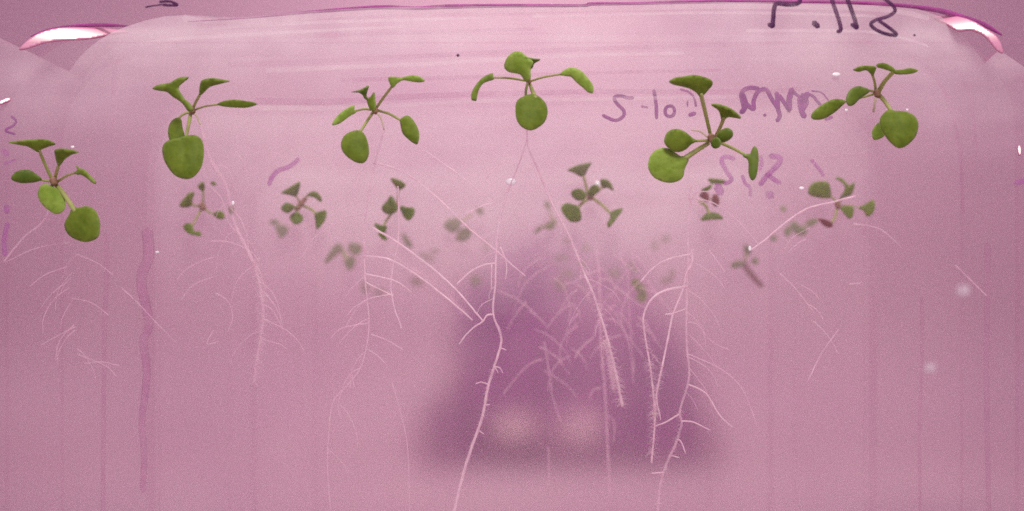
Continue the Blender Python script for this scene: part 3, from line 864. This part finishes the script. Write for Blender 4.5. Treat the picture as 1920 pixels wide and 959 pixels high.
plant(1490, 426, y3, 'faint ragged seedling at the lower left of the root crossed one', G3, [
    ([(1477, 429), (1489, 415), (1501, 426), (1514, 430), (1509, 441), (1497, 442), (1488, 436)], 'leaf_dark'),
    ([(1512, 417), (1524, 411), (1535, 413), (1528, 421), (1516, 425)], 'leaf', [(1500, 430), (1508, 424), (1520, 418)], 2.5),
    ([(1470, 434), (1478, 425), (1484, 440), (1474, 444)], 'leaf_dark'), ([(1444, 446), (1452, 441), (1458, 447), (1450, 453)], 'leaf_dark'), ([(1464, 389), (1471, 387), (1474, 396), (1466, 397)], 'leaf')], None, thick=0.0005)
y = plant(1400, 490, y3, 'faint seedling with a slanting wine red stem', G3, [
    ([(1395, 459), (1404, 463), (1409, 475), (1397, 477)], 'leaf_dark', [(1396, 492), (1398, 482), (1401, 470)], 3),
    ([(1369, 497), (1386, 489), (1396, 497), (1377, 504)], 'leaf_dark'), ([(1409, 487), (1420, 485), (1422, 494), (1412, 496)], 'leaf_dark')], None, thick=0.0005)
V, F = path_tube([(1393, 494), (1404, 509), (1415, 523), (1428, 536)], y3 - 0.002, 6.5, 0.8)
link('stem', V, F, M['leaf_red'], y)
plant(645, 478, y3, 'grey faded seedling below the slender star shaped one', G3, [
    ([(609, 490), (625, 464), (635, 456), (643, 467), (627, 483), (614, 494)], 'leaf_dark'), ([(655, 457), (674, 458), (679, 467), (669, 479), (655, 472)], 'leaf_dark'),
    ([(646, 489), (663, 481), (665, 495), (656, 508), (649, 501)], 'leaf_dark', [(638, 466), (645, 476), (653, 488)], 5)], None, thick=0.0005)
plant(1200, 545, y3, 'blurred bright green seedling over the upper right of the dark shape', G3, [
    ([(1183, 528), (1195, 524), (1204, 540), (1195, 547)], 'leaf'), ([(1194, 553), (1205, 547), (1214, 555), (1208, 567), (1197, 564)], 'leaf'),
    ([(1200, 538), (1208, 536), (1211, 548), (1203, 550)], 'leaf')], None, thick=0.0005)
plant(764, 452, y3, 'faded sliver of a seedling at the start of the long diagonal root', G3, [
    ([(754, 438), (763, 444), (774, 462), (765, 464), (757, 452)], 'leaf_dark')], None, thick=0.0005)

# ------------------------------------------------------------------ farthest plate
G4 = 'ghostly seedlings on the farthest agar plate'
y4 = Y4 - 0.002
for (u, v, lab, bl) in [
    (802, 482, 'ghostly seedling lying along the two parallel diagonal roots', [[(783, 474), (800, 474), (817, 488), (804, 493), (790, 484)], [(806, 468), (818, 466), (822, 474), (810, 476)]]),
    (1070, 468, 'ghostly seedling beside the brightest root where the dark shape begins', [[(1056, 450), (1068, 446), (1072, 458), (1060, 460)], [(1090, 460), (1104, 459), (1108, 470), (1095, 474)], [(1036, 484), (1055, 478), (1072, 484), (1050, 492)]]),
    (1060, 528, 'ghostly seedling in front of the upper part of the dark shape', [[(1050, 508), (1072, 505), (1078, 518), (1056, 520)], [(1038, 526), (1055, 522), (1062, 540), (1052, 548)], [(1082, 488), (1098, 490), (1100, 500), (1086, 500)]]),
    (1158, 515, 'ghostly seedling among the crossing faint roots on the right of the dark shape', [[(1140, 506), (1158, 502), (1164, 518), (1146, 522)], [(1176, 492), (1190, 498), (1198, 512), (1184, 510)]]),
    (1235, 455, 'ghostly seedling above the short curved root on the right', [[(1220, 456), (1232, 452), (1236, 466), (1224, 470)], [(1240, 446), (1252, 440), (1256, 452), (1244, 458)]]),
    (1250, 528, 'ghostly seedling between the two long hanging roots', [[(1236, 524), (1254, 519), (1262, 528), (1246, 534)], [(1255, 505), (1266, 508), (1264, 520), (1256, 518)]]),
    (892, 528, 'ghostly seedling at the upper left corner of the dark shape', [[(880, 520), (896, 515), (902, 530), (886, 538)], [(905, 462), (912, 452), (918, 466), (910, 474)]]),
    (700, 538, 'ghostly seedling under the faded grey one', [[(676, 530), (690, 528), (692, 545), (680, 550)], [(700, 545), (718, 540), (722, 550), (706, 556)]]),
    (782, 528, 'ghostly seedling above a pale smear on the left of the dark shape', [[(768, 524), (784, 520), (796, 532), (778, 538)]]),
]:
    plant(u, v, y4, lab, G4, [(o_, 'leaf_ghost') for o_ in bl], None, thick=0.0006)

# pale roots on the second plate, over the dark shape
pr = seedling(1123, 500, Y2 - 0.001, 'tangle of pale roots from a small seedling left of the two long hanging roots', None)
pr['category'] = 'roots'
pr.name = 'root_tangle'
for L, r in (([(1118, 470), (1124, 520), (1125, 600), (1128, 660), (1134, 730), (1137, 790), (1140, 850), (1143, 930)], 3.4), ([(1125, 525), (1138, 524), (1168, 549), (1206, 577)], 1.7),
             ([(1128, 600), (1154, 601), (1178, 632), (1200, 660), (1206, 670)], 1.7), ([(1112, 634), (1092, 650), (1078, 671)], 2.2), ([(1124, 508), (1094, 516), (1080, 528), (1058, 533)], 1.8),
             ([(1126, 727), (1112, 732), (1105, 748)], 1.6), ([(1160, 474), (1176, 510), (1178, 560), (1184, 640), (1190, 700)], 1.3), ([(1130, 565), (1158, 595), (1180, 650), (1188, 720)], 1.4),
             ([(1020, 640), (1030, 700), (1036, 745), (1052, 792)], 1.8), ([(1185, 490), (1215, 530), (1262, 590)], 1.6), ([(1150, 478), (1195, 512)], 1.3), ([(935, 545), (975, 565), (1005, 590)], 1.6),
             ([(1140, 780), (1152, 792), (1150, 830)], 1.4), ([(1028, 840), (1030, 910)], 1.8), ([(1135, 640), (1145, 690), (1150, 730)], 5)):
    V, F = path_tube(L, Y2 - 0.0012, r, 0.8, 7, wob=0.5)
    link('root', V, F, M['root_faint'], pr)

def fine_roots(parent_root, main, count, lmin, lmax, spread, seed, y=-0.0001, mat='root_faint', r=1.0, side=0):
    rnd = random.Random(seed)
    pp = catmull(main, False, 8)
    for i in range(count):
        a_ = pp[int((0.05 + 0.9 * (i + rnd.random()) / count) * (len(pp) - 1))]
        sg = side if side else (1 if (i + rnd.randint(0, 1)) % 2 else -1)
        L_ = rnd.uniform(lmin, lmax)
        an = math.radians(rnd.uniform(8, 40))
        pts = [(a_[0], a_[1])]
        for k in range(4):
            an += math.radians(rnd.uniform(2, spread))
            pts.append((pts[-1][0] + sg * math.cos(an) * L_ / 4, pts[-1][1] + math.sin(an) * L_ / 4))
        V, F = path_tube(pts, y, r * rnd.uniform(0.8, 1.25), 0.6, 6, wob=0.4)
        link('side_root', V, F, M[mat], parent_root)


def root_of(sd):
    return [q for q in sd.children if q.name.startswith('root')][0]


fine_roots(root_of(a), [(150, 470), (130, 540), (140, 620), (150, 700)], 9, 40, 110, 22, 1)
fine_roots(root_of(b), [(425, 350), (440, 420), (474, 490), (490, 550), (493, 605), (484, 660)], 12, 40, 100, 22, 2)
fine_roots(root_of(c), [(684, 500), (688, 556), (692, 605), (676, 690), (652, 722), (615, 830), (615, 900)], 8, 40, 90, 20, 3)
fine_roots(root_of(d), [(936, 420), (930, 480), (929, 530), (925, 588), (939, 630)], 5, 20, 70, 22, 4)
fine_roots(root_of(d), [(1066, 440), (1090, 500), (1115, 560), (1134, 620)], 7, 30, 80, 24, 5)
fine_roots(root_of(e), [(1290, 420), (1288, 560), (1287, 640), (1292, 690), (1275, 770)], 7, 40, 110, 18, 6, side=1)
fine_roots(root_of(f), [(1520, 420), (1500, 520), (1540, 640)], 5, 40, 90, 20, 7)
tg = [q for q in pr.children][0]
for L in ([(1010, 470), (1050, 540), (1090, 620)], [(1125, 500), (1150, 560), (1170, 660)], [(1180, 470), (1200, 540), (1190, 640)], [(985, 560), (1010, 640), (1025, 720)], [(1080, 520), (1085, 600), (1060, 700)]):
    fine_roots(tg, L, 6, 40, 110, 24, int(L[0][0]), y=Y2 - 0.0012, r=1.5)
fine_roots(tg, [(720, 470), (770, 500), (820, 540), (860, 580)], 5, 40, 90, 14, 12, y=Y2 - 0.0012, r=1.5, side=1)

# fuzzy zones of root hairs round the thick roots
def hair_zone(root_, path, y, count, reach, seed):
    rnd = random.Random(seed)
    pp = catmull(path, False, 10)
    HV, HF = [], []
    for i in range(count):
        a_ = rnd.choice(pp)
        sg = rnd.choice((-1, 1))
        ln = reach * rnd.uniform(0.15, 1) ** 1.4 * 1.3
        b_ = (a_[0] + sg * ln, a_[1] + rnd.uniform(-1.1, 1.3) * ln)
        yy = y - rnd.uniform(0, 0.0003)
        V, F = path_tube([(a_[0], a_[1]), ((a_[0] + b_[0]) / 2, (a_[1] + b_[1]) / 2 - 1.5), b_], yy, 0.45, 0.5, 3, n=1)
        k = len(HV)
        HV += V
        HF += [tuple(q + k for q in f) for f in F]
    tag(link('root_hairs', HV, HF, M['hair'], root_), kind='stuff')


hair_zone(root_of(e), [(1218, 680), (1224, 735), (1226, 790), (1222, 850)], -0.0001, 350, 11, 1)
hair_zone(root_of(e), [(1207, 600), (1212, 650), (1240, 690), (1231, 740), (1229, 780)], -0.0001, 250, 9, 2)
hair_zone(root_of(b), [(474, 490), (490, 550), (493, 605), (484, 660), (476, 720)], -0.0001, 350, 13, 3)
hair_zone(root_of(d), [(926, 690), (914, 730), (905, 780), (882, 845), (866, 900)], -0.0001, 250, 6, 4)
hair_zone(root_of(d), [(1134, 640), (1146, 690), (1156, 730)], -0.0001, 300, 15, 5)
hair_zone(root_of(e), [(1275, 770), (1268, 830), (1250, 870), (1238, 910), (1234, 950)], -0.0001, 200, 7, 6)

# ------------------------------------------------------------------ water beads
def bead(u, v, y, rx, ry, label):
    mat = M['water'] if y < Y3 - 0.02 else M['water_soft']
    c = P(u, v, y)
    V, F = [], []
    k = S * (D0 + y)
    n, m = 12, 5
    for j in range(m + 1):
        a = math.pi / 2 * j / m
        for i in range(n):
            b_ = 2 * math.pi * i / n
            V.append(c + Vector((rx * k * math.cos(a) * math.cos(b_), -0.5 * min(rx, ry) * k * math.sin(a), ry * k * math.cos(a) * math.sin(b_))))
    for j in range(m):
        for i in range(n):
            F.append((j * n + i, j * n + (i + 1) % n, (j + 1) * n + (i + 1) % n, (j + 1) * n + i))
    F.append(tuple(reversed(range(n))))
    return tag(link('water_bead', V, F, mat, origin=c), label, 'water bead', 'water beads on the plates')


for args in [
    (136, 276, -0.0003, 3.5, 2.6, 'tiny white bead beside the top right leaf of the leftmost seedling'),
    (295, 473, -0.0003, 4, 2.2, 'tiny white bead at the top of the wavy dark trickle'),
    (437, 381, -0.0003, 3, 4, 'tiny white bead right of the small pale seedling'),
    (1568, 140, -0.0003, 8, 4, 'flat white bead to the upper left of the rightmost large seedling'),
    (1503, 353, -0.0003, 5, 3, 'tiny white bead left of the root crossed seedling'),
    (1701, 206, -0.0003, 2.5, 2, 'tiny white bead at the top of the shiny round leaf'),
    (1587, 207, -0.0003, 3, 2.5, 'tiny white bead under the two oval leaves of the rightmost seedling'),
    (1120, 345, Y2 - 0.0012, 6, 6, 'blurred white bead on the dark cross shaped seedling'),
    (1406, 466, -0.0003, 3, 5, 'small white bead where two bright roots meet'),
    (1806, 545, Y4 + 0.02, 14, 12, 'larger round blurred bead at the right edge'),
    (1744, 690, Y4 + 0.02, 12, 10, 'smaller round blurred bead low on the right'),
    (958, 341, 0.0107, 10, 7, 'soft pale bead where thin roots meet under the topmost seedling'),
]:
    o = bead(*args)

# ------------------------------------------------------------------ moulded ridges of the nearest dish
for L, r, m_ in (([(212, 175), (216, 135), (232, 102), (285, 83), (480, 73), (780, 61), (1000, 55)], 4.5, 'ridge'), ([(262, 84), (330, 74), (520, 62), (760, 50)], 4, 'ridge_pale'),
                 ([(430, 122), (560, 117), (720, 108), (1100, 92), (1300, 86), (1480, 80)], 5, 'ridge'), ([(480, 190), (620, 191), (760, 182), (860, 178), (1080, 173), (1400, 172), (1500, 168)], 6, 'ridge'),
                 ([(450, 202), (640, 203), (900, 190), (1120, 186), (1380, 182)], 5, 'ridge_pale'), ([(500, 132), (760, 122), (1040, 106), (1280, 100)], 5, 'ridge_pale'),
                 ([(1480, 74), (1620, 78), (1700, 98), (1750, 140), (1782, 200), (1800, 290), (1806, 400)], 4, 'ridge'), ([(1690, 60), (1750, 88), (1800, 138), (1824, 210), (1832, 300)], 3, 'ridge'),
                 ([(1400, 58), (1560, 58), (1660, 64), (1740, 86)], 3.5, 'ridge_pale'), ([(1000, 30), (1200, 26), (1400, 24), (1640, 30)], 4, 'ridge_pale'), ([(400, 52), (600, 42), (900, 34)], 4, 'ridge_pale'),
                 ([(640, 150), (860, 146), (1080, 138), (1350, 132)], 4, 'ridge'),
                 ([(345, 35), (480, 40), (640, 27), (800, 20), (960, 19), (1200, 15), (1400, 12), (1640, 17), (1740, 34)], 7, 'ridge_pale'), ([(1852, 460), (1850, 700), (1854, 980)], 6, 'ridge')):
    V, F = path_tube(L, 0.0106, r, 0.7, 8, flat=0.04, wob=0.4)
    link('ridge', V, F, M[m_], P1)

# frosted sheet added behind the plates only to blur everything beyond it
def frosted():
    m, nt, out = new_mat('added_frost')
    g = N(nt, 'BsdfRefraction')
    g.inputs['Color'].default_value = (1, 0.99, 1, 1)
    g.inputs['Roughness'].default_value = 0.38
    g.inputs['IOR'].default_value = 1.3
    nt.links.new(g.outputs[0], out.inputs[0])
    return m


YF = 0.28
V = [Vector((x, y, z)) for y in (YF, YF + 0.002) for x, z in ((-0.42, ZB), (0.42, ZB), (0.42, 0.34), (-0.42, 0.34))]
F = [(0, 1, 2, 3), (7, 6, 5, 4), (1, 0, 4, 5), (2, 1, 5, 6), (3, 2, 6, 7), (0, 3, 7, 4)]
tag(link('added_blur_sheet', V, F, frosted(), origin=(0, YF, ZB), smooth=False), 'added frosted sheet behind the farthest plate, melting the dark device into a blur', 'plastic sheet')

# ------------------------------------------------------------------ dark device behind the plates
YD = 0.086 / (275 * S) - D0  # plain dark form with paler patches, of no known kind
blob_obj = empty('dark_blob', (P(1060, 875, YD).x, YD, ZB), 'dark purple device with two pale patches, blurred behind the farthest plate', 'blob')


def prism(name, outline, y0, y1, mat, parent, n=5, inset=0.0):
    ol = catmull(outline, True, n)
    cx = sum(p[0] for p in ol) / len(ol)
    cy = sum(p[1] for p in ol) / len(ol)
    rings = [(1 - inset, y0), (1.0, y0 + (y1 - y0) * 0.25), (1.0, y1)]
    V, F = [], []
    m = len(ol)
    k = S * (D0 + y0)
    for s_, y_ in rings:
        for u, v in ol:
            uu, vv = cx + (u - cx) * s_, cy + (v - cy) * s_
            V.append(Vector(((uu - 960) * k, y_, (VP - vv) * k)))
    for r_ in range(2):
        for i in range(m):
            j = (i + 1) % m
            F.append((r_ * m + j, r_ * m + i, (r_ + 1) * m + i, (r_ + 1) * m + j))
    F.append(tuple(range(m)))
    F.append(tuple(reversed(range(2 * m, 3 * m))))
    return link(name, V, F, mat if not isinstance(mat, str) else M[mat], parent, smooth=False)


prism('body', [(785, 868), (790, 770), (850, 735), (900, 730), (1100, 725), (1290, 735), (1335, 770), (1342, 868), (1200, 874), (1000, 874), (880, 874)], YD + 0.002, YD + 0.08, 'blob_body', blob_obj, inset=0.06)
prism('column', [(900, 850), (855, 745), (845, 660), (858, 570), (905, 485), (980, 440), (1100, 440), (1180, 468), (1236, 550), (1285, 640), (1318, 745), (1300, 850), (1080, 862)], YD, YD + 0.078, 'blob', blob_obj, inset=0.08)
for ol, mat in (([(918, 798), (940, 782), (985, 782), (1010, 800), (990, 820), (945, 820)], 'blob_pale'), ([(1045, 808), (1055, 788), (1095, 776), (1128, 785), (1125, 812), (1085, 826)], 'blob_pale')):
    prism('pale_patch', ol, YD - 0.004, YD + 0.010, mat, blob_obj, inset=0.05)
for ol in ([(965, 560), (1010, 540), (1060, 550), (1075, 585), (1030, 610), (975, 595)], [(920, 700), (955, 690), (975, 715), (940, 735)], [(985, 715), (1030, 708), (1040, 735), (995, 745)], [(1050, 700), (1100, 690), (1105, 715), (1060, 725)], [(840, 680), (880, 660), (900, 730), (860, 745)], [(1120, 600), (1160, 590), (1180, 640), (1140, 660)], [(880, 560), (930, 540), (940, 590), (895, 610)]):
    prism('mauve_patch', ol, YD + 0.006, YD + 0.018, 'blob_mid', blob_obj, inset=0.05)
